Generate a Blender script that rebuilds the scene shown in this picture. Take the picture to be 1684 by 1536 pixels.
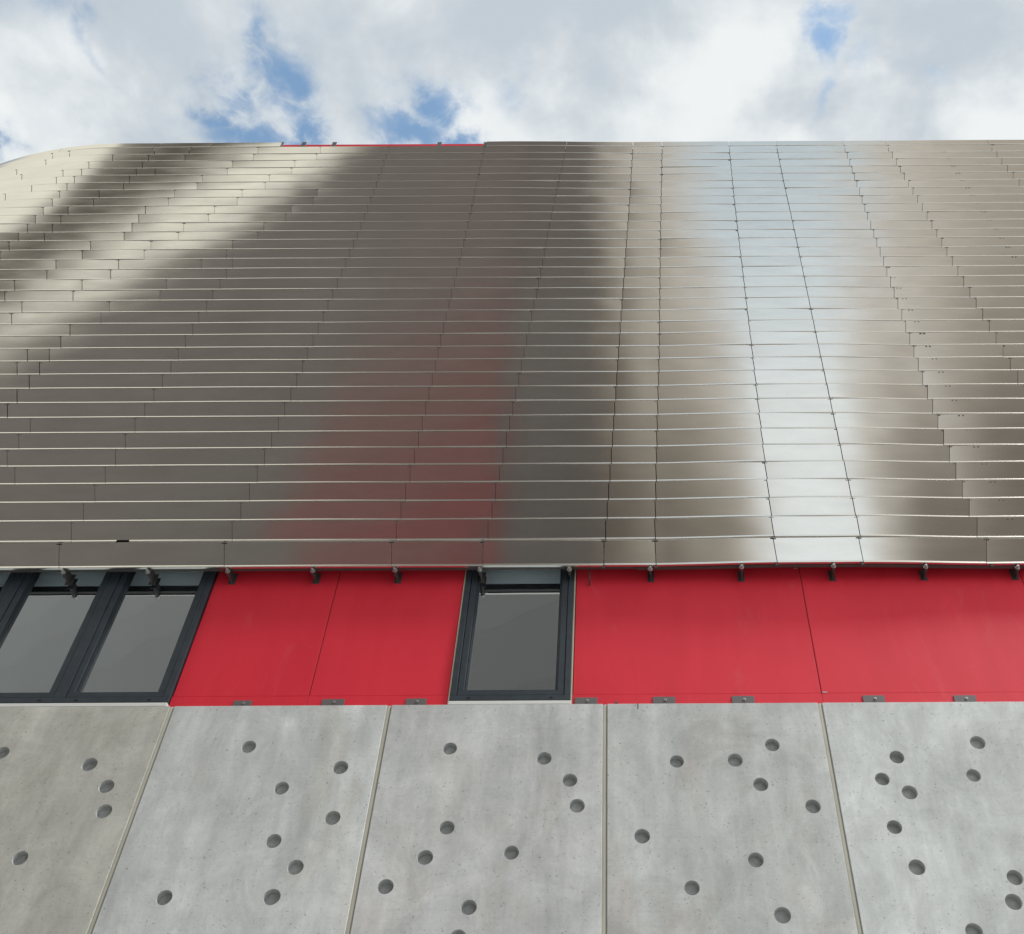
import bpy, bmesh, math, random
from mathutils import Vector, Matrix, noise
random.seed(7)
R = math.radians
scene = bpy.context.scene
for o in list(bpy.data.objects): bpy.data.objects.remove(o)

# ------------------------------------------------------------------ camera
F_PX, PX0, PY0, ROLL = 1800.0, 1010.6, 768.0, -0.0055     # in pixels of the 1684 px wide photograph
PITCH = math.atan(F_PX / 1568.0)
cam_d = bpy.data.cameras.new('camera'); cam = bpy.data.objects.new('camera', cam_d)
scene.collection.objects.link(cam); scene.camera = cam
cam_d.sensor_fit = 'HORIZONTAL'; cam_d.sensor_width = 36.0
cam_d.lens = 36.0 * F_PX / 1684.0
cam_d.shift_x = (842.0 - PX0) / 1684.0
cam_d.clip_start = 0.05; cam_d.clip_end = 4000
CAMP = Vector((0, 0, 1.6))
CM = Matrix.Rotation(math.pi/2 + PITCH, 4, 'X') @ Matrix.Rotation(ROLL, 4, 'Z')
cam.matrix_world = Matrix.Translation(CAMP) @ CM
def ray(px, py):
    return (CM.to_3x3() @ Vector((px - PX0, PY0 - py, -F_PX))).normalized()
def at(px, py, Y):
    """world point on the plane y = Y seen at a place of the photograph"""
    d = ray(px, py); return CAMP + d * (Y / d.y)

# ------------------------------------------------------------------ world
SUN_EL, SUN_AZ = R(56), R(113)
world = bpy.data.worlds.new('World'); scene.world = world; world.use_nodes = True
nt = world.node_tree; nt.nodes.clear(); L = nt.links
def N(t, **k):
    n = nt.nodes.new(t)
    for a, b in k.items(): setattr(n, a, b)
    return n
def mth(op, a, b=None, c=None, clamp=False):
    n = N('ShaderNodeMath', operation=op); n.use_clamp = clamp
    for i, v in enumerate((a, b, c)):
        if v is None: continue
        if isinstance(v, (int, float)): n.inputs[i].default_value = v
        else: L.new(v, n.inputs[i])
    return n.outputs[0]
def ramp(x, a, b, lo=0.0, hi=1.0):
    n = N('ShaderNodeMapRange', interpolation_type='SMOOTHSTEP')
    L.new(x, n.inputs[0])
    for i, v in zip((1, 2, 3, 4), (a, b, lo, hi)): n.inputs[i].default_value = v
    return n.outputs[0]
def mixc(f, a, b):
    n = N('ShaderNodeMix', data_type='RGBA')
    if isinstance(f, (int, float)): n.inputs[0].default_value = f
    else: L.new(f, n.inputs[0])
    for i, v in ((6, a), (7, b)):
        if isinstance(v, tuple): n.inputs[i].default_value = (*v, 1)
        else: L.new(v, n.inputs[i])
    return n.outputs[2]
out = N('ShaderNodeOutputWorld'); bg = N('ShaderNodeBackground'); bg.inputs[1].default_value = 0.1
L.new(bg.outputs[0], out.inputs[0])
sky = N('ShaderNodeTexSky', sky_type='NISHITA'); sky.sun_disc = False
sky.sun_elevation = SUN_EL; sky.sun_rotation = SUN_AZ; sky.air_density = 1.0; sky.dust_density = 0.6
tc = N('ShaderNodeTexCoord'); sep = N('ShaderNodeSeparateXYZ'); L.new(tc.outputs['Generated'], sep.inputs[0])
zc = mth('MAXIMUM', sep.outputs[2], 0.06)
P = mth('DIVIDE', sep.outputs[0], zc); Q = mth('DIVIDE', sep.outputs[1], zc)    # coordinates on the cloud layer
cmb = N('ShaderNodeCombineXYZ'); L.new(P, cmb.inputs[0]); L.new(Q, cmb.inputs[1])
def nz(scale, detail, rough, off=(0, 0, 0), dist=0.0, col=False):
    m = N('ShaderNodeMapping'); m.inputs[1].default_value = off; L.new(cmb.outputs[0], m.inputs[0])
    n = N('ShaderNodeTexNoise'); n.inputs['Scale'].default_value = scale; n.inputs['Detail'].default_value = detail
    n.inputs['Roughness'].default_value = rough; n.inputs['Distortion'].default_value = dist
    L.new(m.outputs[0], n.inputs[0]); return n.outputs[1 if col else 0]
warp = nz(9, 6, 0.62, (3.1, 1.7, 0), 0, True)
ws = N('ShaderNodeSeparateColor'); L.new(warp, ws.inputs[0])
Pw = mth('ADD', P, mth('MULTIPLY', mth('SUBTRACT', ws.outputs[0], 0.5), 0.11))
Qw = mth('ADD', Q, mth('MULTIPLY', mth('SUBTRACT', ws.outputs[1], 0.5), 0.11))
def pq(px, py):
    d = ray(px, py); return d.x/d.z, d.y/d.z
# openings in the cloud layer: place (photograph pixels), radii (pixels), strength
HOLES = [(442,60,20,40,.75),(478,135,34,46,1.0),(400,150,40,22,.8),(352,178,30,22,1.0),(395,205,60,18,.9),(490,210,34,24,1.0),
         (700,165,36,30,1.0),(672,208,44,24,1.0),(758,220,48,14,.95),(742,150,26,22,.5),(838,125,24,30,.5),(-5,228,26,26,1.1),
         (130,22,30,26,.55),(150,70,12,30,.35),(1343,66,24,28,.95),(1372,18,30,26,.7),(1400,95,22,24,.35),(1345,150,12,40,.45),
         (1545,118,24,14,.35),(60,-40,120,40,.5),(900,-60,60,30,.6),(560,262,60,20,.7),(1000,-120,300,25,.5)]
hole = None
for (x, y, rx, ry, s) in HOLES:
    p0, q0 = pq(x, y); p1, _ = pq(x+rx*1.25, y); _, q1 = pq(x, y+ry*1.25)
    a = mth('MULTIPLY', mth('SUBTRACT', Pw, p0), 1/(p1-p0)); b = mth('MULTIPLY', mth('SUBTRACT', Qw, q0), 1/abs(q1-q0))
    d2 = mth('ADD', mth('MULTIPLY', a, a), mth('MULTIPLY', b, b))
    g = mth('MULTIPLY', mth('EXPONENT', mth('MULTIPLY', d2, -0.7)), s)
    hole = g if hole is None else mth('MAXIMUM', hole, g)
wisp = nz(24, 7, 0.62, (0.4, 5.2, 0), 0.6)
big = nz(2.6, 6, 0.6, (7.3, 2.2, 0), 0.2)
hole = mth('MULTIPLY', hole, ramp(wisp, 0.80, 0.40, 0.12, 1.0))
blue = ramp(hole, 0.03, 0.95)
blue = mth('MAXIMUM', blue, mth('MULTIPLY', ramp(big, 0.62, 0.72), mth('LESS_THAN', 2.2, mth('ABSOLUTE', P))))
# cloud tone: soft grey bases, white billows
tone = mth('ADD', mth('MULTIPLY', nz(4.2, 6, 0.52, (1.0, 0.3, 0), 0.3), 0.72), mth('MULTIPLY', nz(15, 5, 0.55, (5, 2, 0), 0.2), 0.28))
low = mth('ADD', ramp(Q, 0.30, 0.47, -0.055, 0.04), ramp(P, -0.5, 0.5, -0.03, 0.035))
tone = mth('ADD', tone, low)
cloud = mixc(ramp(tone, 0.38, 0.62), (4.3, 4.8, 5.25), (6.8, 7.05, 7.1))
# the half of the sky behind the camera: warm grey, bright lane and dark bank shaped for the metal's reflections
back = ramp(Q, 0.12, -0.12)
bn = nz(3.0, 5, 0.55, (2.5, 8.1, 0), 0.3); bnf = nz(14, 5, 0.55, (2.5, 1.1, 0), 0.3)
wob = mth('MULTIPLY', mth('SUBTRACT', bnf, 0.5), 0.035)
w = mth('ADD', mth('ADD', mth('MULTIPLY', P, 0.974), mth('MULTIPLY', Q, 0.225)), -0.033)
w = mth('ADD', w, wob)
lane = mth('MULTIPLY', ramp(w, -0.115, -0.03), ramp(w, 0.135, 0.05))
halo = mth('MULTIPLY', ramp(w, -0.175, -0.05), ramp(w, 0.24, 0.09))
c = mth('SUBTRACT', mth('MULTIPLY', P, 0.526), mth('MULTIPLY', Q, 0.851))
c = mth('ADD', c, mth('MULTIPLY', wob, 0.3))
leftm = ramp(P, -0.20, -0.30)
bank = mth('MULTIPLY', mth('MULTIPLY', ramp(c, 0.124, 0.146), ramp(c, 0.212, 0.190)), leftm)
lit = mth('MULTIPLY', mth('SUBTRACT', 1.0, bank), leftm)
rdark = mth('MULTIPLY', mth('MULTIPLY', ramp(w, 0.12, 0.26), ramp(Q, -0.55, -0.95)), 0.85)
rad = mth('SQRT', mth('ADD', mth('MULTIPLY', P, P), mth('MULTIPLY', Q, Q)))
low_ = ramp(rad, 0.50, 1.02)
g0 = mixc(ramp(bn, 0.35, 0.65), mixc(low_, (4.5, 4.2, 3.65), (1.9, 1.72, 1.45)), mixc(low_, (5.1, 4.8, 4.2), (2.5, 2.25, 1.9)))
azr = mth('DIVIDE', P, mth('MAXIMUM', mth('MULTIPLY', Q, -1.0), 0.05))
dim = mth('MULTIPLY', ramp(azr, 0.085, -0.03), 0.9)
g0 = mixc(dim, g0, (1.05, .92, .78))
g1 = mixc(lit, g0, (9.2, 9.1, 8.0))
g2 = mixc(bank, g1, (1.15, 1.05, .9))
g3 = mixc(lane, mixc(halo, g2, (6.3, 6.1, 5.6)), mixc(ramp(rad, 0.45, 0.85), (6.0, 7.1, 7.9), (8.9, 9.6, 9.9)))
g4 = mixc(rdark, g3, (1.9, 1.7, 1.5))
g4 = mixc(ramp(rad, 1.35, 2.0), g4, (12.0, 12.4, 12.7))          # brightness added low behind the camera to light the concrete and red wall
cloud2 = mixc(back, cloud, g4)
skys = N('ShaderNodeMix', data_type='RGBA', blend_type='MULTIPLY'); skys.inputs[0].default_value = 1
L.new(sky.outputs[0], skys.inputs[6]); skys.inputs[7].default_value = (1.9, 2.0, 1.75, 1)
blue = mth('MULTIPLY', blue, mth('SUBTRACT', 1.0, back))
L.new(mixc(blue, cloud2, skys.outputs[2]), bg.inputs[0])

# sun behind thin cloud, on the far side of the building
sd = bpy.data.lights.new('sun', 'SUN'); sd.energy = 2.2; sd.angle = R(12); sd.color = (1, .975, .94)
sun = bpy.data.objects.new('sun', sd); scene.collection.objects.link(sun)
sdir = Vector((math.sin(SUN_AZ)*math.cos(SUN_EL), math.cos(SUN_AZ)*math.cos(SUN_EL), math.sin(SUN_EL)))
sun.rotation_euler = sdir.to_track_quat('Z', 'Y').to_euler(); sun.location = (20, 20, 60)

vs = scene.view_settings
vs.view_transform = 'Standard'; vs.look = 'None'; vs.gamma = 1; vs.use_curve_mapping = False; vs.exposure = 0.35
scene.render.engine = 'CYCLES'; scene.cycles.max_bounces = 6; scene.cycles.diffuse_bounces = 3; scene.cycles.glossy_bounces = 4

# ------------------------------------------------------------------ helpers
def prop(o, label=None, cat=None, group=None, kind=None):
    for k, v in (('label', label), ('category', cat), ('group', group), ('kind', kind)):
        if v: o[k] = v
    return o
def empty(name, loc=(0, 0, 0)):
    o = bpy.data.objects.new(name, None); scene.collection.objects.link(o); o.location = loc
    o.empty_display_size = .3; return o
def link(name, bm, mats, parent=None, smooth=False):
    bmesh.ops.recalc_face_normals(bm, faces=bm.faces[:]) if not smooth else None
    me = bpy.data.meshes.new(name); bm.to_mesh(me); bm.free()
    for m in (mats if isinstance(mats, (list, tuple)) else [mats]): me.materials.append(m)
    o = bpy.data.objects.new(name, me); scene.collection.objects.link(o)
    if parent is not None: o.parent = parent
    return o
def box(bm, x0, x1, y0, y1, z0, z1, mi=0, bev=0.0):
    r = bmesh.ops.create_cube(bm, size=1); vs_ = r['verts']
    for v in vs_:
        v.co = Vector((x0+(v.co.x+.5)*(x1-x0), y0+(v.co.y+.5)*(y1-y0), z0+(v.co.z+.5)*(z1-z0)))
    fs = {f for v in vs_ for f in v.link_faces}
    for f in fs: f.material_index = mi
    if bev:
        es = {e for v in vs_ for e in v.link_edges}
        rr = bmesh.ops.bevel(bm, geom=list(es), offset=bev, segments=2, affect='EDGES', profile=.5)
        for f in rr['faces']: f.material_index = mi
    return vs_
def cyl(bm, c, axis, r, h, seg=16, mi=0, r2=None):
    q = Vector(axis).to_track_quat('Z', 'Y').to_matrix().to_4x4()
    rr = bmesh.ops.create_cone(bm, cap_ends=True, segments=seg, radius1=r, radius2=r if r2 is None else r2, depth=h,
                               matrix=Matrix.Translation(c) @ q)
    for f in {f for v in rr['verts'] for f in v.link_faces}: f.material_index = mi

# ------------------------------------------------------------------ materials
def mat(name, col, rough=.6, metal=0.0, spec=.5):
    m = bpy.data.materials.new(name); m.use_nodes = True
    b = m.node_tree.nodes['Principled BSDF']
    b.inputs['Base Color'].default_value = (*col, 1); b.inputs['Roughness'].default_value = rough
    b.inputs['Metallic'].default_value = metal; b.inputs['Specular IOR Level'].default_value = spec
    return m, m.node_tree, b
def tnoise(t, scale, detail=4, rough=.55, stretch=(1, 1, 1), off=(0, 0, 0), dist=0):
    co = t.nodes.new('ShaderNodeTexCoord'); mp = t.nodes.new('ShaderNodeMapping')
    mp.inputs['Scale'].default_value = stretch; mp.inputs['Location'].default_value = off
    n = t.nodes.new('ShaderNodeTexNoise'); n.inputs['Scale'].default_value = scale
    n.inputs['Detail'].default_value = detail; n.inputs['Roughness'].default_value = rough; n.inputs['Distortion'].default_value = dist
    t.links.new(co.outputs['Object'], mp.inputs[0]); t.links.new(mp.outputs[0], n.inputs[0]); return n.outputs[0]
def tramp(t, x, stops):
    r = t.nodes.new('ShaderNodeValToRGB'); t.links.new(x, r.inputs[0])
    el = r.color_ramp.elements
    while len(el) > 1: el.remove(el[-1])
    for i, (p, cc) in enumerate(stops):
        e = el[0] if i == 0 else el.new(p)
        e.position = p; e.color = (*cc, 1)
    return r.outputs[0]
def tmul(t, a, b, f=1.0, mode='MULTIPLY'):
    m = t.nodes.new('ShaderNodeMix'); m.data_type = 'RGBA'; m.blend_type = mode
    if isinstance(f, float): m.inputs[0].default_value = f
    else: t.links.new(f, m.inputs[0])
    for i, v in ((6, a), (7, b)):
        if isinstance(v, tuple): m.inputs[i].default_value = (*v, 1)
        else: t.links.new(v, m.inputs[i])
    return m.outputs[2]
def tbump(t, b, x, strength, dist=.01):
    n = t.nodes.new('ShaderNodeBump'); n.inputs['Strength'].default_value = strength; n.inputs['Distance'].default_value = dist
    t.links.new(x, n.inputs['Height']); t.links.new(n.outputs[0], b.inputs['Normal'])

def concrete(name, base, warm, off):
    m, t, b = mat(name, base, .78, spec=.3)
    g = lambda v: (v, v, v)
    n1 = tramp(t, tnoise(t, 1.1, 5, .6, (1, 1, .55), off, .6), [(.3, g(.80)), (.5, g(.97)), (.7, g(1.14))])
    n2 = tramp(t, tnoise(t, 6, 6, .65, (1, 1, .35), off, .3), [(.3, g(.90)), (.7, g(1.08))])
    n3 = tramp(t, tnoise(t, 45, 5, .7, (1, 1, 1), off), [(.3, g(.94)), (.7, g(1.05))])
    st = tramp(t, tnoise(t, 7, 4, .6, (1, 1, .06), off, .2), [(.35, g(.93)), (.6, g(1.03)), (.8, g(1.12))])
    fl = tramp(t, tnoise(t, 5, 3, .6, (.25, 1, 9), off, .6), [(.3, g(.98)), (.7, g(1.02))])
    c_ = tmul(t, base, n1); c_ = tmul(t, c_, n2); c_ = tmul(t, c_, n3); c_ = tmul(t, c_, st); c_ = tmul(t, c_, fl)
    bl = tramp(t, tnoise(t, 2.4, 6, .7, (1, 1, .8), (off[0]+4, 1, 8), 1.2), [(.36, g(.90)), (.5, g(1.0)), (.66, g(1.13))])
    c_ = tmul(t, c_, bl)
    stain = tramp(t, tnoise(t, 1.6, 5, .65, (1, 1, .6), (off[0]+9, 3, 4), .8), [(.50, g(0)), (.66, g(.95))])
    c_ = tmul(t, c_, tmul(t, c_, warm), stain, 'MIX')
    pits = tramp(t, tnoise(t, 60, 2, .4, (1, 1, 1), (off[0], 7, 1)), [(.27, g(.62)), (.31, g(1))])
    c_ = tmul(t, c_, pits)
    t.links.new(c_, b.inputs['Base Color'])
    tbump(t, b, tnoise(t, 90, 6, .7), .12, .004)
    return m
M_con = [concrete('concrete_%d' % i, bc, wm, (i*3.7, i*1.9, i*5.3)) for i, (bc, wm) in enumerate([
    ((.50, .52, .50), (.95, .93, .88)), ((.45, .45, .41), (.93, .93, .9)), ((.535, .55, .545), (.93, .90, .85)), ((.53, .54, .535), (.95, .92, .90)),
    ((.54, .555, .545), (.92, .88, .86)), ((.57, .595, .59), (.95, .94, .93)), ((.50, .52, .50), (.95, .93, .88))])]
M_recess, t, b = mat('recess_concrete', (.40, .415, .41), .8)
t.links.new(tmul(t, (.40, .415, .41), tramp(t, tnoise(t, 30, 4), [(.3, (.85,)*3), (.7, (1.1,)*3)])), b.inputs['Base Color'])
M_seal, t, b = mat('sealant', (.31, .305, .255), .7)
t.links.new(tmul(t, (.31, .305, .255), tramp(t, tnoise(t, 8, 5, .6, (1, 1, .2)), [(.3, (.86,)*3), (.7, (1.1,)*3)])), b.inputs['Base Color'])
M_red, t, b = mat('red_panel_paint', (.65, .025, .045), .5, spec=.28)
rn = tramp(t, tnoise(t, 1.3, 5, .6, (1, 1, .5), (2, 0, 0), .4), [(.3, (.93, .90, .92)), (.7, (1.05, 1.15, 1.1))])
rs = tramp(t, tnoise(t, 5, 5, .6, (1, 1, .12), (2, 0, 4), .4), [(.35, (.97,)*3), (.75, (1.03, 1.12, 1.1))])
du = tramp(t, tnoise(t, 2.1, 6, .65, (1, 1, .5), (5, 0, 1), .8), [(.60, (0,)*3), (.80, (.10,)*3)])
t.links.new(tmul(t, tmul(t, tmul(t, (.65, .025, .045), rn), rs), (.62, .42, .40), du, 'MIX'), b.inputs['Base Color'])
tbump(t, b, tnoise(t, 3, 4), .05, .01)
M_groove, _, _ = mat('panel_groove', (.30, .02, .03), .8)
M_frame, t, b = mat('anthracite_frame', (.028, .038, .048), .38, spec=.5)
t.links.new(tmul(t, (.028, .038, .048), tramp(t, tnoise(t, 12, 4), [(.3, (.85,)*3), (.7, (1.2,)*3)])), b.inputs['Base Color'])
M_gasket, _, _ = mat('black_gasket', (.008, .009, .01), .7)
M_cream, _, _ = mat('cream_reveal_trim', (.5, .44, .33), .6)
M_sill, t, b = mat('pale_sill', (.62, .63, .60), .6)
M_glass, t, b = mat('coated_glass', (.84, .94, .98), .03, metal=1.0)
M_steel, _, _ = mat('galvanised_steel', (.42, .42, .41), .45, metal=.8)
M_dark, t, b = mat('dark_steel', (.075, .07, .068), .55, metal=.2)
M_plate, t, b = mat('grey_brown_plate', (.13, .12, .12), .6, metal=.2)
M_clip, _, _ = mat('clip_steel', (.10, .094, .088), .7, spec=.2)
M_liner, _, _ = mat('bounce_liner', (.84, .86, .86), .7)
M_black, _, _ = mat('cavity_membrane', (.012, .012, .012), .9)
def metal(name, tint=1.0):
    m, t, b = mat(name, (.62*tint, .60*tint, .57*tint), .17, metal=1.0)
    b.inputs['Anisotropic'].default_value = 0
    n = tramp(t, tnoise(t, 2.2, 5, .6, (1, 1, 2.5), (1, 1, 1), .2), [(.3, (.95,)*3), (.7, (1.04,)*3)])
    v = t.nodes.new('ShaderNodeVertexColor'); v.layer_name = 'sheet'
    t.links.new(tmul(t, tmul(t, (.62*tint, .60*tint, .57*tint), n), v.outputs[0]), b.inputs['Base Color'])
    rr = t.nodes.new('ShaderNodeMapRange'); t.links.new(tnoise(t, 1.7, 4, .6, (1, 1, 3)), rr.inputs[0])
    rr.inputs[1].default_value = .3; rr.inputs[2].default_value = .7; rr.inputs[3].default_value = .085; rr.inputs[4].default_value = .108
    gl = t.nodes.new('ShaderNodeBsdfAnisotropic'); gl.distribution = 'BECKMANN'
    gl.inputs['Anisotropy'].default_value = -.46
    tg = t.nodes.new('ShaderNodeTangent'); tg.direction_type = 'RADIAL'; tg.axis = 'Z'
    t.links.new(tg.outputs[0], gl.inputs['Tangent'])
    t.links.new(rr.outputs[0], gl.inputs['Roughness'])
    t.links.new(b.inputs['Base Color'].links[0].from_socket, gl.inputs['Color'])
    t.links.new(gl.outputs[0], t.nodes['Material Output'].inputs['Surface'])
    return m
M_metal = metal('bead_blasted_sheet')
M_hem, t, b = mat('sheet_hem', (.72, .70, .66), .22, metal=1.0)

# ------------------------------------------------------------------ ground
Y_CON, Y_RED, Y_MET, Y_GLS = 7.31, 7.36, 7.20, 7.385
bm = bmesh.new(); bmesh.ops.create_grid(bm, x_segments=2, y_segments=2, size=1500)
M_gr, t, b = mat('paving', (.42, .42, .41), .85)
t.links.new(tmul(t, (.42, .42, .41), tramp(t, tnoise(t, .6, 8, .65), [(.3, (.8,)*3), (.7, (1.15,)*3)])), b.inputs['Base Color'])
prop(link('ground', bm, M_gr), kind='structure')

# ------------------------------------------------------------------ the building
bld = empty('building', (0, 12, 0))
BO = Vector((0, 12, 0))
prop(bld, 'large building with curved metal cladding above a red band, windows and pale concrete', 'building')
def part(name, bm, mats, parent=None, smooth=False, label=None):
    o = link(name, bm, mats, None, smooth)
    o.parent = parent or bld
    if (parent or bld) is bld: o.matrix_parent_inverse = Matrix.Translation(-BO)
    if label: o['label'] = label
    return o

# concrete panels
Z_CON = at(842, 1158, Y_CON).z
JX = [at(282, 1165, Y_CON).x, at(640, 1163, Y_CON).x, at(995, 1157, Y_CON).x, at(1348, 1155, Y_CON).x]
sp = (JX[3]-JX[0])/3
JX = [JX[0]-3*sp, JX[0]-2*sp, JX[0]-sp] + JX + [JX[3]+sp, JX[3]+2*sp, JX[3]+3*sp]
DOTS = [(3,1238),(147,1257),(175,1293),(171,1334),(33,1411),(409,1228),(463,1296),(560,1262),(547,1345),(450,1383),(486,1426),(447,1475),(270,1476),
 (740,1231),(895,1247),(937,1283),(949,1325),(735,1361),(699,1410),(841,1402),(634,1458),(771,1492),(753,1542),
 (1113,1252),(1209,1250),(1270,1225),(1251,1290),(1337,1326),(1056,1375),(1243,1414),(1138,1460),(1287,1505),
 (1475,1245),(1451,1281),(1496,1303),(1471,1360),(1508,1426),(1608,1221),(1601,1275),(1669,1443),(1667,1483),(1602,1532)]
dots = [at(x, y, Y_CON) for x, y in DOTS]
HR = .0585
def far(p, L_, d): return all((p[0]-q.x)**2+(p[1]-q.z)**2 > d*d for q in L_)
zlow = min(d.z for d in dots) - .14
for i in range(len(JX)-1):                      # the panels go on to the ground and past the frame with the same scatter
    for k in range(16):
        p = (random.uniform(JX[i]+.18, JX[i+1]-.18), random.uniform(.4, zlow if 2 <= i <= 6 else Z_CON-.3))
        if far(p, dots, .26): dots.append(Vector((p[0], Y_CON, p[1])))
JG = .019
TH = .16
for i in range(len(JX)-1):
    x0, x1 = JX[i]+JG, JX[i+1]-JG
    zt = Z_CON
    mine = [d for d in dots if x0+.09 < d.x < x1-.09]
    cf = .0035
    bm = bmesh.new()
    def V(x, y, z): return bm.verts.new((x, y, z))
    outer = [V(x0+cf, Y_CON, 0), V(x1-cf, Y_CON, 0), V(x1-cf, Y_CON, zt-cf), V(x0+cf, Y_CON, zt-cf)]
    edges = [bm.edges.new((outer[k], outer[(k+1) % 4])) for k in range(4)]
    SEG = 36
    rings = []
    for d in mine:
        rr = HR*random.uniform(.95, 1.04)
        vs1 = [V(d.x+math.cos(a)*rr, Y_CON, d.z+math.sin(a)*rr) for a in [2*math.pi*k/SEG for k in range(SEG)]]
        edges += [bm.edges.new((vs1[k], vs1[(k+1) % SEG])) for k in range(SEG)]
        rings.append((d, rr))
    bmesh.ops.triangle_fill(bm, edges=edges, use_beauty=True)
    for f in bm.faces:
        f.normal_update()
        if f.normal.y > 0: f.normal_flip()
    back = [V(x0, Y_CON+TH, 0), V(x1, Y_CON+TH, 0), V(x1, Y_CON+TH, zt), V(x0, Y_CON+TH, zt)]
    mid = [V(x0, Y_CON+cf, 0), V(x1, Y_CON+cf, 0), V(x1, Y_CON+cf, zt), V(x0, Y_CON+cf, zt)]
    for k in range(4):
        k2 = (k+1) % 4
        bm.faces.new((outer[k], mid[k], mid[k2], outer[k2])); bm.faces.new((mid[k], back[k], back[k2], mid[k2]))
    me_m = M_con[{2: 1, 3: 2, 4: 3, 5: 4, 6: 5}.get(i, 0)]
    pan = part('concrete_panel', bm, me_m, smooth=True, label='darker, browner concrete panel' if i == 2 else None)
    for d, rr in rings:
        bm = bmesh.new()
        dp = random.uniform(.050, .066)
        for prof in ([(1.0, 0), (.985, .0012), (.965, .004), (.955, .007), (.93, dp)], [(.93, dp), (.90, dp+.0025), (.86, dp+.0032), (.45, dp+.004), (0, dp+.0045)]):
            prev = None
            for (s, dy) in prof:
                if s == 0:
                    cv = bm.verts.new((d.x, Y_CON+dy, d.z))
                    for k in range(SEG): bm.faces.new((prev[k], prev[(k+1) % SEG], cv))
                    break
                cur = [bm.verts.new((d.x+math.cos(2*math.pi*k/SEG)*rr*s, Y_CON+dy, d.z+math.sin(2*math.pi*k/SEG)*rr*s)) for k in range(SEG)]
                if prev:
                    for k in range(SEG): bm.faces.new((prev[k], prev[(k+1) % SEG], cur[(k+1) % SEG], cur[k]))
                prev = cur
        for f in bm.faces: f.smooth = True
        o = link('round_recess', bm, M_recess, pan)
for i in range(1, len(JX)-1):
    bm = bmesh.new()
    x = JX[i]
    # shallow bead of sealant with a rounded face between the panels
    n = 7; pr = [(x-JG-.001+(2*JG+.002)*k/n, Y_CON+.012-.006*math.sin(math.pi*k/n)) for k in range(n+1)]
    a = [bm.verts.new((px, py, 0)) for px, py in pr]; b_ = [bm.verts.new((px, py, Z_CON-.004)) for px, py in pr]
    for k in range(n): bm.faces.new((a[k], a[k+1], b_[k+1], b_[k]))
    bm.faces.new((b_[0], *b_[1:]))
    for f in bm.faces: f.smooth = True
    part('sealant_joint', bm, M_seal, smooth=True)

# core of the building behind the skins
Z_TOP = at(560, 233.8, Y_MET).z
bm = bmesh.new(); box(bm, -13.6, 14, Y_RED+.16, 30, 0, Z_TOP-.25)
part('core_wall', bm, M_black)
bm = bmesh.new(); box(bm, -13.7, 14.1, Y_RED+.25, 30.1, Z_TOP-.25, Z_TOP-.18)
part('roof', bm, M_dark)

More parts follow.
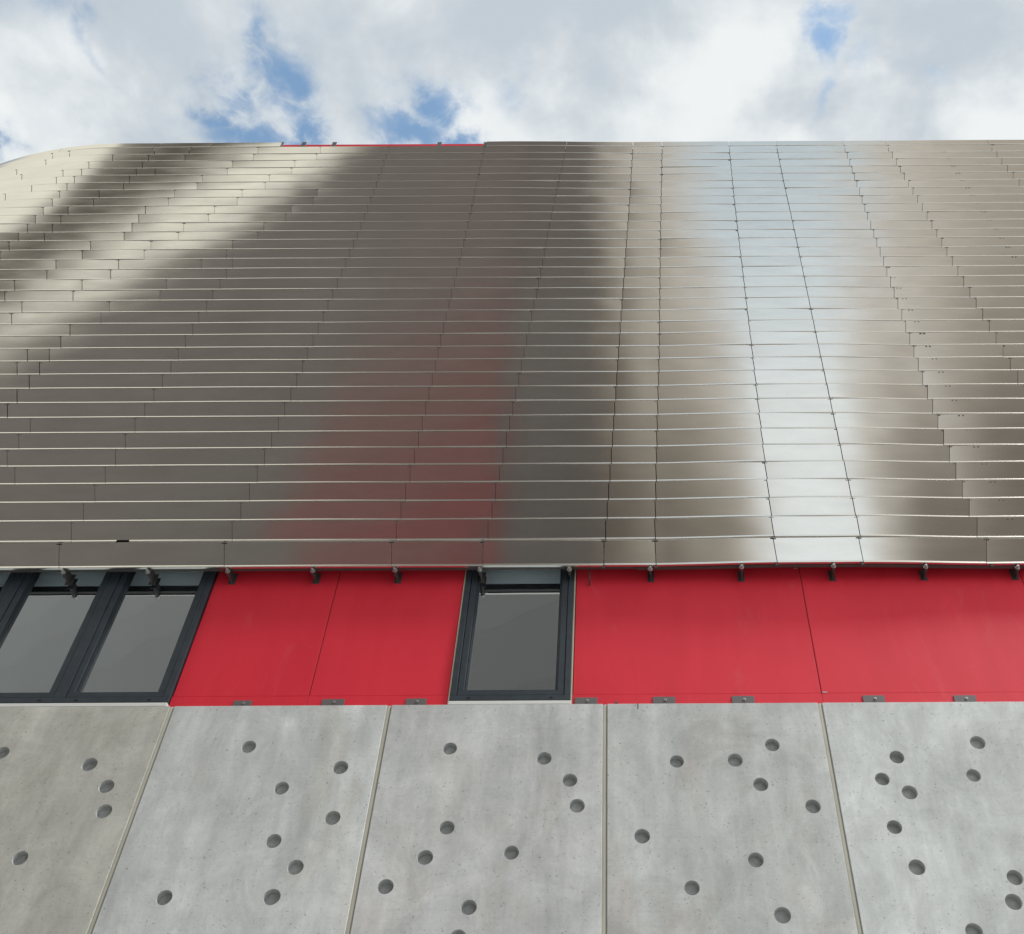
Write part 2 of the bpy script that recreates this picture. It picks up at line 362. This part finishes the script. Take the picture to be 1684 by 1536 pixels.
# ----- windows
Z_BOT = at(560, 932.5, Y_MET).z
Z_WB = at(842, 1152, 7.33).z
Z_WT = Z_BOT + .30
WL_R = at(356, 940, 7.33).x; M2 = at(193, 942, 7.33).x; M1 = at(34, 945, 7.33).x
WLX = [M1-(M2-M1)*1.0, M1, M2, WL_R]
WM = [at(768, 935, 7.33).x, at(945, 940, 7.33).x]
def window(xs, ztop, label):
    win = empty('window'); win.parent = bld; win.matrix_parent_inverse = Matrix.Translation(-BO); win['label'] = label
    YF = 7.325
    x0, x1 = xs[0], xs[-1]; zb = Z_WB
    bm = bmesh.new(); fw = .052
    box(bm, x0, x1, YF, YF+.10, zb, zb+fw, bev=.003); box(bm, x0, x1, YF, YF+.10, ztop-fw, ztop, bev=.003)
    for x in xs[1:-1]: box(bm, x-.045, x+.045, YF, YF+.10, zb+fw, ztop-fw, bev=.003)
    box(bm, x0, x0+fw, YF, YF+.10, zb+fw, ztop-fw, bev=.003); box(bm, x1-fw, x1, YF, YF+.10, zb+fw, ztop-fw, bev=.003)
    link('frame', bm, M_frame, win)
    for k in range(len(xs)-1):
        a = x0+fw if k == 0 else xs[k]+.045; b2 = x1-fw if k == len(xs)-2 else xs[k+1]-.045
        g = .005; a += g; b2 -= g; z0, z1 = zb+fw+g, ztop-fw-g; s = .052
        bm = bmesh.new(); y0, y1 = YF+.006, YF+.08
        for (p, q_, r_, t_) in ((a, b2, z0, z0+s), (a, b2, z1-s, z1), (a, a+s, z0+s, z1-s), (b2-s, b2, z0+s, z1-s)):
            box(bm, p, q_, y0, y1, r_, t_, bev=.0025)
        # inner glazing bead, stepped back
        a2, b3, z2, z3 = a+s, b2-s, z0+s, z1-s; bd = .016
        for (p, q_, r_, t_) in ((a2, b3, z2, z2+bd), (a2, b3, z3-bd, z3), (a2, a2+bd, z2+bd, z3-bd), (b3-bd, b3, z2+bd, z3-bd)):
            box(bm, p, q_, y0+.022, y1, r_, t_, bev=.002)
        link('sash', bm, M_frame, win)
        bm = bmesh.new()
        for (p, q_, r_, t_) in ((a2+bd, b3-bd, z2+bd, z2+bd+.006), (a2+bd, b3-bd, z3-bd-.006, z3-bd), (a2+bd, a2+bd+.006, z2+bd, z3-bd), (b3-bd-.006, b3-bd, z2+bd, z3-bd)):
            box(bm, p, q_, YF+.036, YF+.062, r_, t_)
        link('gasket', bm, M_gasket, win)
        bm = bmesh.new(); nx, nz_ = 10, 14
        gx0, gx1, gz0, gz1 = a2+bd, b3-bd, z2+bd, z3-bd
        ph = random.uniform(0, 6)
        vv = [[bm.verts.new((gx0+(gx1-gx0)*i_/nx, Y_GLS-.001-.0012*math.sin(math.pi*i_/nx)*math.sin(math.pi*j/nz_)+.0004*math.sin(ph+i_*.9)*math.sin(math.pi*i_/nx), gz0+(gz1-gz0)*j/nz_)) for i_ in range(nx+1)] for j in range(nz_+1)]
        for j in range(nz_):
            for i_ in range(nx):
                f = bm.faces.new((vv[j][i_], vv[j][i_+1], vv[j+1][i_+1], vv[j+1][i_])); f.smooth = True
        link('glass_pane', bm, M_glass, win, smooth=True)
        # drainage caps on the bottom of the frame
        bm = bmesh.new()
        for cx in (a+.10, b2-.10):
            r = bmesh.ops.create_uvsphere(bm, u_segments=14, v_segments=8, radius=1)
            for v in r['verts']: v.co = Vector((cx+v.co.x*.016, YF-.001+v.co.y*.005, zb+fw*.5+v.co.z*.007))
        link('drain_cap', bm, M_gasket, win)
    bm = bmesh.new(); box(bm, x0-.004, x1+.004, Y_CON+.004, YF+.10, Z_CON+.004, zb-.012, bev=.004)
    link('sill', bm, M_sill, win)
    bm = bmesh.new(); box(bm, x0+.004, x1-.004, YF+.012, YF+.08, zb-.011, zb-.001)
    link('sill_gasket', bm, M_gasket, win)
    return win
window(WLX, Z_WT, 'dark framed window in three casements at the left edge')
wm = window(WM, Z_WT, 'single dark framed window in the middle of the red band')
bm = bmesh.new()
box(bm, WM[0]-.012, WM[0]-.001, 7.335, 7.43, Z_CON+.002, Z_WT); box(bm, WM[1]+.001, WM[1]+.012, 7.335, 7.43, Z_CON+.002, Z_WT)
link('reveal_trim', bm, M_cream, wm)

# ----- red panels
RJ1 = (at(563, 938, Y_RED).x + at(503, 1152, Y_RED).x)/2
RJ2 = (at(1310, 935, Y_RED).x + at(1355, 1138, Y_RED).x)/2
RJ3 = at(1674, 935, Y_RED).x
Z_RS = at(842, 1143, Y_RED).z
Z_RT = Z_BOT + .75
spans = [(WL_R+.004, RJ1), (RJ1, WM[0]-.014), (WM[1]+.014, RJ2), (RJ2, RJ3), (RJ3, RJ3+2.2), (RJ3+2.2, RJ3+4.4), (RJ3+4.4, 14)]
for (a, b2) in spans:
    bm = bmesh.new(); box(bm, a+.0045, b2-.0045, Y_RED, Y_RED+.07, Z_RS+.002, Z_RT, bev=.003)
    part('red_panel', bm, M_red)
    bm = bmesh.new(); box(bm, a+.001, b2-.001, Y_RED-.004, Y_RED+.07, Z_CON-.02, Z_RS-.002, bev=.002)
    part('red_base_strip', bm, M_red)
for (a, b2) in ((WLX[0]-.004, WLX[-1]+.001), (WM[0]-.012, WM[1]+.012)):
    bm = bmesh.new(); box(bm, a, b2, Y_RED, Y_RED+.07, Z_WT+.004, Z_RT)
    part('red_panel', bm, M_red)
bm = bmesh.new(); box(bm, -13.6, WLX[0]-.006, Y_RED, Y_RED+.07, Z_CON-.02, Z_RT); part('red_panel', bm, M_red)
for gx in (RJ1, RJ2, RJ3, RJ3+2.2, RJ3+4.4):
    bm = bmesh.new(); box(bm, gx-.0043, gx+.0043, Y_RED+.007, Y_RED+.06, Z_RS+.004, Z_RT-.003); part('panel_groove', bm, M_groove)
# pale end caps of the vertical groove and a few chips
bm = bmesh.new()
p = at(1356, 1139, Y_RED); box(bm, p.x-.018, p.x+.022, Y_RED-.006, Y_RED-.0005, p.z-.004, p.z+.004)
p = at(1308, 934, Y_RED); box(bm, p.x-.016, p.x+.016, Y_RED-.012, Y_RED-.0005, p.z-.012, p.z+.008, bev=.002)
part('groove_end_cap', bm, M_steel)

bm = bmesh.new()                                      # nick in the top edge of the concrete and a rusty stub beside it
p = at(1049, 1160, Y_CON); box(bm, p.x-.004, p.x+.004, Y_CON-.0012, Y_CON+.01, p.z-.035, Z_CON+.001)
part('edge_crack', bm, M_clip)
p = at(1014, 1153, Y_RED); bm = bmesh.new(); cyl(bm, Vector((p.x, Y_RED-.008, Z_CON+.045)), (0, -1, 0), .013, .014, 9, 0, .009)
part('bolt_stub', bm, M_plate)
# ----- angle plates on the concrete ledge
for (x, w_, holed) in ((401,.150,1),(549,.185,1),(685,.170,1),(964,.185,1),(1092,.185,1),(1222,.185,1),(1437,.180,1),(1587,.180,1)):
    c0 = at(x, 1152, Y_RED)
    bm = bmesh.new(); hh = random.uniform(.088, .100)
    if x in (401,): hh -= .012
    box(bm, c0.x-w_/2, c0.x+w_/2, Y_RED-.013, Y_RED-.0045, Z_CON+.002, Z_CON+hh, bev=.002)
    box(bm, c0.x-w_/2, c0.x+w_/2, Y_CON+.012, Y_RED-.0135, Z_CON+.002, Z_CON+.010, bev=.002)
    pl = part('fixing_plate', bm, M_plate)
    bm = bmesh.new()
    cyl(bm, Vector((c0.x+.012, Y_RED-.016, Z_CON+hh*.62)), (0, -1, 0), .013, .006, 6)
    cyl(bm, Vector((c0.x+.012, Y_RED-.022, Z_CON+hh*.62)), (0, -1, 0), .006, .014, 10)
    link('bolt', bm, M_steel, pl)

# ----- metal cladding
def surf(X, Z):
    y = Y_MET
    A = .165*min(1.3, max(0, (Z-14.7)/2.5))
    u = max(0, (-7.45-X)/1.5)
    y += A*(u*u if u < 1.4 else 1.96+2.8*(u-1.4))
    t_ = min(1, max(0, (X+1.9)/2.4)); y += .022*t_*t_*(3-2*t_)*min(1, max(0, (Z-9)/7))
    far_ = max(0, -10.2-X); y += .25*far_*far_
    k = min(1, max(0, (Z_TOP-Z)/(Z_TOP-Z_BOT)))
    pts = [(-2, 0), (.42, 0), (1.507, -.024), (2.28, -.024), (3.385, .008), (5, .008), (20, .008)]
    if X > .42:
        for (a, ya), (b_, yb) in zip(pts, pts[1:]):
            if a <= X <= b_:
                f = (X-a)/(b_-a); f = f*f*(3-2*f)*.6+f*.4; y += k*(ya+(yb-ya)*f); break
    return y
BY = [932.5,888.6,855,824.1,793.8,764.5,736.3,709.7,684.4,660.1,636.5,613.2,591.6,570.6,549.6,530.3,511.3,492.7,475,457.4,440.8,424.5,408.9,393.6,379.6,364.7,350.4,337,323.4,310.5,298.5,286.5,275,263.2,252.2,240.8,233.8]
BZ = [at(560, y, Y_MET).z for y in BY]
def line(pts):
    q_ = [(at(x, y, Y_MET).z, at(x, y, Y_MET).x) for x, y in pts]; q_.sort()
    def f(z):
        if z <= q_[0][0]: (a, xa), (b_, xb) = q_[0], q_[1]
        elif z >= q_[-1][0]: (a, xa), (b_, xb) = q_[-2], q_[-1]
        else:
            for (a, xa), (b_, xb) in zip(q_, q_[1:]):
                if a <= z <= b_: break
        return xa+(xb-xa)*(z-a)/(b_-a)
    return f
SL = [line(s) for s in (
 [(371,905),(383,869),(411,808),(447,723),(489,623),(524,538),(562,449),(593,373),(615,316),(639,247)],
 [(645,905),(652,869),(667,808),(689,720),(711,623),(730,536),(751,449),(769,373),(781,316),(795,250)],
 [(795,905),(802,873),(815,808),(833,720),(853,623),(874,519),(889,449),(904,366),(917,306),(932,235)],
 [(993,910),(996,869),(1003,779),(1011,670),(1020,536),(1030,400),(1036,320),(1041,237)],
 [(1078,910),(1077,869),(1080,720),(1084,580),(1086,400),(1089,235)],
 [(1275,915),(1272,885),(1254,731),(1236,570),(1217,408),(1208,330),(1199,237)],
 [(1415,900),(1415,885),(1381,734),(1346,570),(1308,384),(1289,297),(1277,237)],
 [(1616,888),(1592,828),(1552,717),(1526,644),(1490,535),(1459,444),(1427,352),(1402,277),(1387,233)],
 [(1675,620),(1628,535),(1576,444),(1525,352),(1482,277),(1457,233)],
 [(1678,300),(1669,289),(1651,267),(1634,243),(1626,233)])]
LEFT = {0:[97],1:[117],2:[137],3:[156],4:[173],5:[190],6:[206],7:[222],8:[12,238],9:[28,253],10:[48,267],11:[28,65,281],12:[45,81,293],13:[100,305],14:[115,317],
 15:[19,166,327],16:[36,180,340],17:[8,120,263,350],18:[24,135,274,362],19:[77,182,372],20:[92,195,331,382],21:[0,135,237,372],22:[15,149,248,382],
 23:[30,73,204,293,424],24:[45,86,217,302,434],25:[58,100,228,343,470],26:[71,112,239,353,479],27:[86,154,277,390,515],28:[7,98,163,287,398,522],
 29:[51,110,203,324,436],30:[92,122,213,333,443],31:[33,103,134,224,255,374,480],32:[146,234,382,485],33:[73,185,244,304,417,521],34:[84,113,254,311,424,527],35:[97,263,349]}
ROW = len(BY)-1
X_L, X_R = -13.5, 13.9
NOTCH = (at(462, 238, Y_MET).x, at(800, 236, Y_MET).x)
RIV = [line([(1529,570),(1550,612),(1583,683),(1621,763),(1664,854)]), line([(1472,458),(1500,510),(1520,548),(1524,560)]), line([(1565,264),(1604,324),(1651,392),(1681,438)])]
CMI = CM.to_3x3().transposed()
def ray_px(x, z):
    v = CMI @ (Vector((x, Y_MET, z))-CAMP); return PX0 + F_PX*v.x/-v.z
def course(i, half=0):
    z0, z1 = BZ[i], BZ[i+1]; zm = (z0+z1)/2; ymid = (BY[i]+BY[i+1])/2
    xs = [at(x, ymid-.0055*(x-560), Y_MET).x for x in LEFT.get(i, [])] + [s(zm) for s in SL]
    plumb = set(SL[k](zm) for k in (3, 4, 5, 6))          # joints cut plumb; the others are cut raking
    if i == 35: xs = [x for x in xs if x < NOTCH[0] or x > NOTCH[1]+.05] + list(NOTCH)
    lo = min(xs)
    while lo > X_L+1.2: lo -= random.choice((1.1, 1.45, .9)); xs.append(lo)
    hi = max(xs)
    while hi < X_R-1.2: hi += random.choice((1.1, 1.5, 1.9)); xs.append(hi)
    xs = [X_L]+sorted(x for x in xs if X_L+.1 < x < X_R-.1)+[X_R]
    def rake(x):
        if abs(x) > 9.6: return 0.0
        a_ = ray_px(x, z0); b_ = ray_px(x, z1)
        full = (a_-b_)                                       # pixels a plumb joint would lean
        scale = (ray_px(x+.1, zm)-ray_px(x, zm))/.1
        if i == 35: return 0.0
        f_ = 0.0 if x in plumb and x < 2 else (.25 if x in plumb else 1.0)
        return f_*full/scale/(z1-z0)
    bm = bmesh.new(); vc = bm.loops.layers.float_color.new('sheet')
    def face(vs_, mi, col, sm=True):
        f = bm.faces.new(vs_); f.material_index = mi; f.smooth = sm
        for l in f.loops: l[vc] = (col, col, col, 1)
        return f
    pair = i//2
    for k in range(len(xs)-1):
        if i == 35 and abs(xs[k]-NOTCH[0]) < .01: continue
        if half and (xs[k]-NOTCH[0]-.05)*half < 0: continue
        ga, gb = [.0038 if (v in plumb or v < -6.2) else (.0026 if v > 2.5 else .0017) for v in (xs[k], xs[k+1])]
        a, b_ = xs[k]+ga, xs[k+1]-gb
        ra_, rb_ = rake(xs[k]), rake(xs[k+1])
        if b_-a < .02: continue
        rnd = random.Random(int(round(xs[k]*1.3))*97+pair*13)
        rn2 = random.Random(k*991+i*37)
        tz = rnd.gauss(0, .00034)+rn2.gauss(0, .00012)+(.014 if i == 0 else 0); tx = rn2.gauss(0, .0040 if xs[k] > -2.5 else .0016)*min(1, b_-a); bow = (rnd.uniform(-.001, .0022)+rn2.uniform(-.0005, .0015))*min(1, b_-a); bowz = rn2.uniform(-.0001, .0002)
        col = 1+rn2.uniform(-.022, .022)
        n = max(3, int((b_-a)/.06)); m = 4
        wl = rn2.uniform(.45, .8); ph1, ph2 = rnd.uniform(0, 6.28), rn2.uniform(0, 6.28); am = rn2.uniform(.00015, .0005)
        def XX(u, z): return (a+ra_*(z-zm))*(1-u)+(b_+rb_*(z-zm))*u
        ztop = z1-.0042 if i < ROW-1 else z1-.001
        def yy(u, v, z): return surf(a+(b_-a)*u, z) + tz*(v-.5) + tx*(u-.5) - bow*4*u*(1-u) - bowz*4*v*(1-v) + am*math.sin((b_-a)*u/wl*6.28+ph1+ph2*.25*v)*(.4+.6*v)
        g = [[bm.verts.new((XX(ii/n, z0+.0165+(ztop-z0-.0165)*jj/m), yy(ii/n, jj/m, z0+.0165+(ztop-z0-.0165)*jj/m), z0+.0165+(ztop-z0-.0165)*jj/m)) for ii in range(n+1)] for jj in range(m+1)]
        for jj in range(m):
            for ii in range(n): face((g[jj][ii], g[jj][ii+1], g[jj+1][ii+1], g[jj+1][ii]), 0, col)
        # returns at the top and both ends
        tb = [bm.verts.new(v.co+Vector((0, .02, 0))) for v in g[m]]
        tv = [bm.verts.new(v.co) for v in g[m]]
        for ii in range(n): face((tv[ii], tv[ii+1], tb[ii+1], tb[ii]), 0, col, False)
        for side in (0, n):
            e1 = [bm.verts.new(g[jj][side].co) for jj in range(m+1)]; e2 = [bm.verts.new(v.co+Vector((0, .02, 0))) for v in e1]
            for jj in range(m): face((e1[jj], e1[jj+1], e2[jj+1], e2[jj]), 0, col, False)
        # folded hem along the bottom edge
        sc = 1.25 if i == 0 else 1.0
        hp = [(0, .0175), (-.0010, .0140), (-.0026, .0075), (-.0044, .0010), (-.0044, -.0008), (-.0030, -.0020), (0, -.0025), (.016, -.0025)]
        hv = [[bm.verts.new((XX(ii/n, z0), yy(ii/n, 0, z0)+dy*sc, z0+dz*sc)) for ii in range(n+1)] for dy, dz in hp]
        for jj in range(len(hp)-1):
            for ii in range(n):
                if i == 1:
                    xm = a+(b_-a)*(ii+.5)/n
                    if DENT[0] < xm < DENT[1]: continue
                face((hv[jj+1][ii], hv[jj+1][ii+1], hv[jj][ii+1], hv[jj][ii]), 1, 1)
        for side in (0, n):
            face([bm.verts.new(hv[jj][side].co) for jj in range(len(hp))], 1, 1, False)
    # clips at the head of every open joint
    if i < 35:
        for x in xs[1:-1]:
            yb = surf(x, z1); x += rake(x)*(z1-.02-zm)
            box(bm, x-.026, x+.026, yb-.0010, yb+.004, z1-.025, z1-.0195, 2)
            box(bm, x-.0045, x+.0045, yb-.0012, yb+.004, z1-.030, z1-.012, 2)
        for rv, (ya, yb2) in zip(RIV, ((560, 880), (440, 562), (250, 445))):
            if ya < ymid < yb2:
                x = rv(z1-.03)
                for dx in (-.03, .012):
                    cyl(bm, Vector((x+dx, surf(x, z1)-.002, z1-.030)), (0, -1, 0), .009, .004, 10, 2)
    if i == 0:                                    # unseen pale liner, tilted to catch ground light for the glass reflection
        m0 = 60
        ra = [[bm.verts.new((x, surf(x, z0)+(.030 if z < z0+.1 else .115), z)) for x in [X_L+.1+(X_R-X_L-.2)*q_/m0 for q_ in range(m0+1)]] for z in (z0+.095, z1+.0)]
        for q_ in range(m0): face((ra[0][q_+1], ra[0][q_], ra[1][q_], ra[1][q_+1]), 3, 1)
    part('cladding_course', bm, [M_metal, M_hem, M_clip, M_liner], smooth=True,
         label='wider bottom course of metal sheets above the red band' if i == 0 else ('shallow top course ending at the gap in the middle' if i == 35 else None))
DENT = (at(184, 891, Y_MET).x, at(201, 891, Y_MET).x)
for i in range(ROW-1): course(i)
course(35, -1); course(35, 1)

# membrane behind the open joints
bm = bmesh.new()
zs = [BZ[1]+.02+(Z_TOP-.14-BZ[1]-.02)*k/12 for k in range(13)]; xsn = [X_L+(X_R-X_L)*k/160 for k in range(161)]
g = [[bm.verts.new((x, max(surf(x, z)+.045, 0), z)) for x in xsn] for z in zs]
for a in range(12):
    for b_ in range(160): bm.faces.new((g[a][b_], g[a][b_+1], g[a+1][b_+1], g[a+1][b_]))
part('membrane', bm, M_black, smooth=True)

# carrier rail and brackets under the lowest course
bm = bmesh.new()
segs = 60
for k in range(segs):
    xa, xb = X_L+.3+(X_R-X_L-.6)*k/segs, X_L+.3+(X_R-X_L-.6)*(k+1)/segs
    for (y0, y1, z0, z1) in ((.020, .026, -.009, .092), (.0262, .052, -.009, -.004)):
        ya, yb = surf(xa, Z_BOT), surf(xb, Z_BOT)
        if xb < .5: z0 = .004; z1 = max(z1, .008)
        vs_ = box(bm, xa, xb, y0, y1, Z_BOT+z0, Z_BOT+z1)
        for v in vs_: v.co.y += ya if abs(v.co.x-xa) < 1e-4 else yb
part('carrier_rail', bm, M_dark)
for x in (-30, 105, 243, 374, 513, 648, 787, 934, 1067, 1217, 1368, 1520, 1672):
    X = at(x+2, 937, 7.23).x; ys = surf(X, Z_BOT)
    bm = bmesh.new()
    box(bm, X+.006, X+.014, ys+.03, Y_RED-.001, Z_BOT-.055, Z_BOT+.05, bev=.001)
    box(bm, X-.02, X+.04, Y_RED-.008, Y_RED-.0005, Z_BOT-.06, Z_BOT+.07, bev=.001)
    box(bm, X-.006, X+.0055, ys+.0265, ys+.075, Z_BOT-.048, Z_BOT-.023, bev=.001)
    br = part('bracket', bm, M_dark)
    bm = bmesh.new()
    cyl(bm, Vector((X+.002, ys+.012, Z_BOT-.026)), (0, -1, 0), .017, .016, 6); cyl(bm, Vector((X+.002, ys+.0), Z_BOT-.026) if False else Vector((X+.002, ys-.002, Z_BOT-.026)), (0, -1, 0), .009, .014, 12)
    cyl(bm, Vector((X+.002, ys+.0225, Z_BOT-.026)), (0, -1, 0), .023, .004, 16)
    link('bolt', bm, M_steel, br)
for k, s in enumerate(SL[3:8]):                 # clip tails under the joints of the lowest course
    X = s((BZ[0]+BZ[1])/2-.1); bm = bmesh.new(); yb = surf(X, Z_BOT)
    box(bm, X-.014, X+.014, yb-.004, yb+.02, Z_BOT-.030, Z_BOT-.005, bev=.002)
    part('joint_clip', bm, M_dark)
X = at(970, 943, 7.3).x; bm = bmesh.new(); box(bm, X-.006, X+.006, 7.28, 7.30, Z_BOT-.10, Z_BOT+.05, bev=.002); box(bm, X-.006, X+.006, 7.30, 7.36, Z_BOT-.10, Z_BOT-.085); part('hanging_strap', bm, M_dark)

# red parapet seen where the top course is missing
zp = at(630, 237.2, 7.30).z
bm = bmesh.new(); box(bm, NOTCH[0]-.3, NOTCH[1]+.3, 7.30, 7.42, BZ[33], zp, bev=.004); part('red_parapet', bm, M_red)
for x in (500, 550, 723, 463, 799):
    X = at(x, 236, 7.22).x; zz = at(x, 234.0, 7.22).z; bm = bmesh.new()
    box(bm, X-.032, X+.032, 7.215, 7.225, BZ[34]+.05, zz, bev=.002); box(bm, X-.004, X+.004, 7.2255, 7.299, BZ[34]+.05, zz-.01)
    part('parapet_bracket', bm, M_plate)

# ------------------------------------------------------------------ the dark wing across the court, behind the camera
# it is what the metal sheets and the glass mirror
VC = Vector((0, 2*Y_MET, 1.6)); PSI = R(28); pd = 19.0
u = Vector((math.sin(PSI), -math.cos(PSI), 0)); tdir = Vector((-math.cos(PSI), -math.sin(PSI), 0))
def on_wing(az):          # point of the wing's face seen mirrored at an azimuth
    d = Vector((math.sin(R(az)), -math.cos(R(az)), 0)); return VC + d*(pd/d.dot(u))
s0 = (on_wing(-1.3)-VC).dot(tdir); Hw = 1.6+3.37*pd
base = VC+u*pd; base.z = 0
wing = empty('building', (base+tdir*s0).to_tuple())
prop(wing, 'tall brown tower with red bays, mirrored in the metal sheets on the left', 'building')
WM_ = Matrix.Translation(-wing.location)
def wing_box(bm, s_a, s_b, d_a, d_b, z_a, z_b):
    vs_ = box(bm, 0, 1, 0, 1, z_a, z_b)
    for v in vs_:
        dd = d_a+(d_b-d_a)*v.co.y                                  # raking end wall: the plan narrows away from the court
        p_ = base+tdir*(s_a+(s_b-s_a)*v.co.x+(dd*.9 if v.co.x < .5 and dd > .3 else 0))+u*dd; v.co.x, v.co.y = p_.x, p_.y
def wpart(name, bm, m):
    o = link(name, bm, m, wing); o.matrix_parent_inverse = WM_; return o
M_w1, t, b = mat('brown_cladding', (.235, .196, .17), .55)
t.links.new(tmul(t, (.235, .196, .17), tramp(t, tnoise(t, .12, 4), [(.3, (.85, .87, .85)), (.7, (1.1,)*3)])), b.inputs['Base Color'])
M_w2, _, _ = mat('red_cladding', (.42, .085, .085), .5)
M_w3, _, _ = mat('rust_brown_cladding', (.32, .20, .17), .5)
s1 = s0+90
bm = bmesh.new(); wing_box(bm, s0, s1, 0.0, 12, 0, Hw); wpart('wall', bm, M_w1)
bm = bmesh.new(); wing_box(bm, s0-.1, s1+.1, -.1, 12.1, Hw, Hw+.3); wpart('roof', bm, M_w1)
def sa(az): return (on_wing(az)-VC).dot(tdir)
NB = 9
for k in range(NB):                                    # red bays; the upward fade of their reflection is put into the colours
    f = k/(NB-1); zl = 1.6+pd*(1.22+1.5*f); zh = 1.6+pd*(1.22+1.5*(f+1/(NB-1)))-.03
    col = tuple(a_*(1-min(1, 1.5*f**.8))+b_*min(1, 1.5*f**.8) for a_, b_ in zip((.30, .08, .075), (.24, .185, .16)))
    m_, _, _ = mat('reflection_fade_cladding_%d' % k, col, .5)
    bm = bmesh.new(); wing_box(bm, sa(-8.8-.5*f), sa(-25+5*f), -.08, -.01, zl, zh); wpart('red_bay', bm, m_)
for k in range(8):                                     # bands darkening downward; the gradient mirrored in the glass is put into colour
    f = (k+.5)/8; m_, _, _ = mat('mirrored_gradient_cladding_%d' % k, tuple(v_*(.56+.44*f) for v_ in (.235, .205, .18)), .5)
    bm = bmesh.new(); wing_box(bm, s0+.02, s1-.02, -.005, -.001, 1.6+pd*(.8+1.1*k/8), 1.6+pd*(.8+1.1*(k+1)/8)-.02); wpart('mirrored_gradient_band', bm, m_)
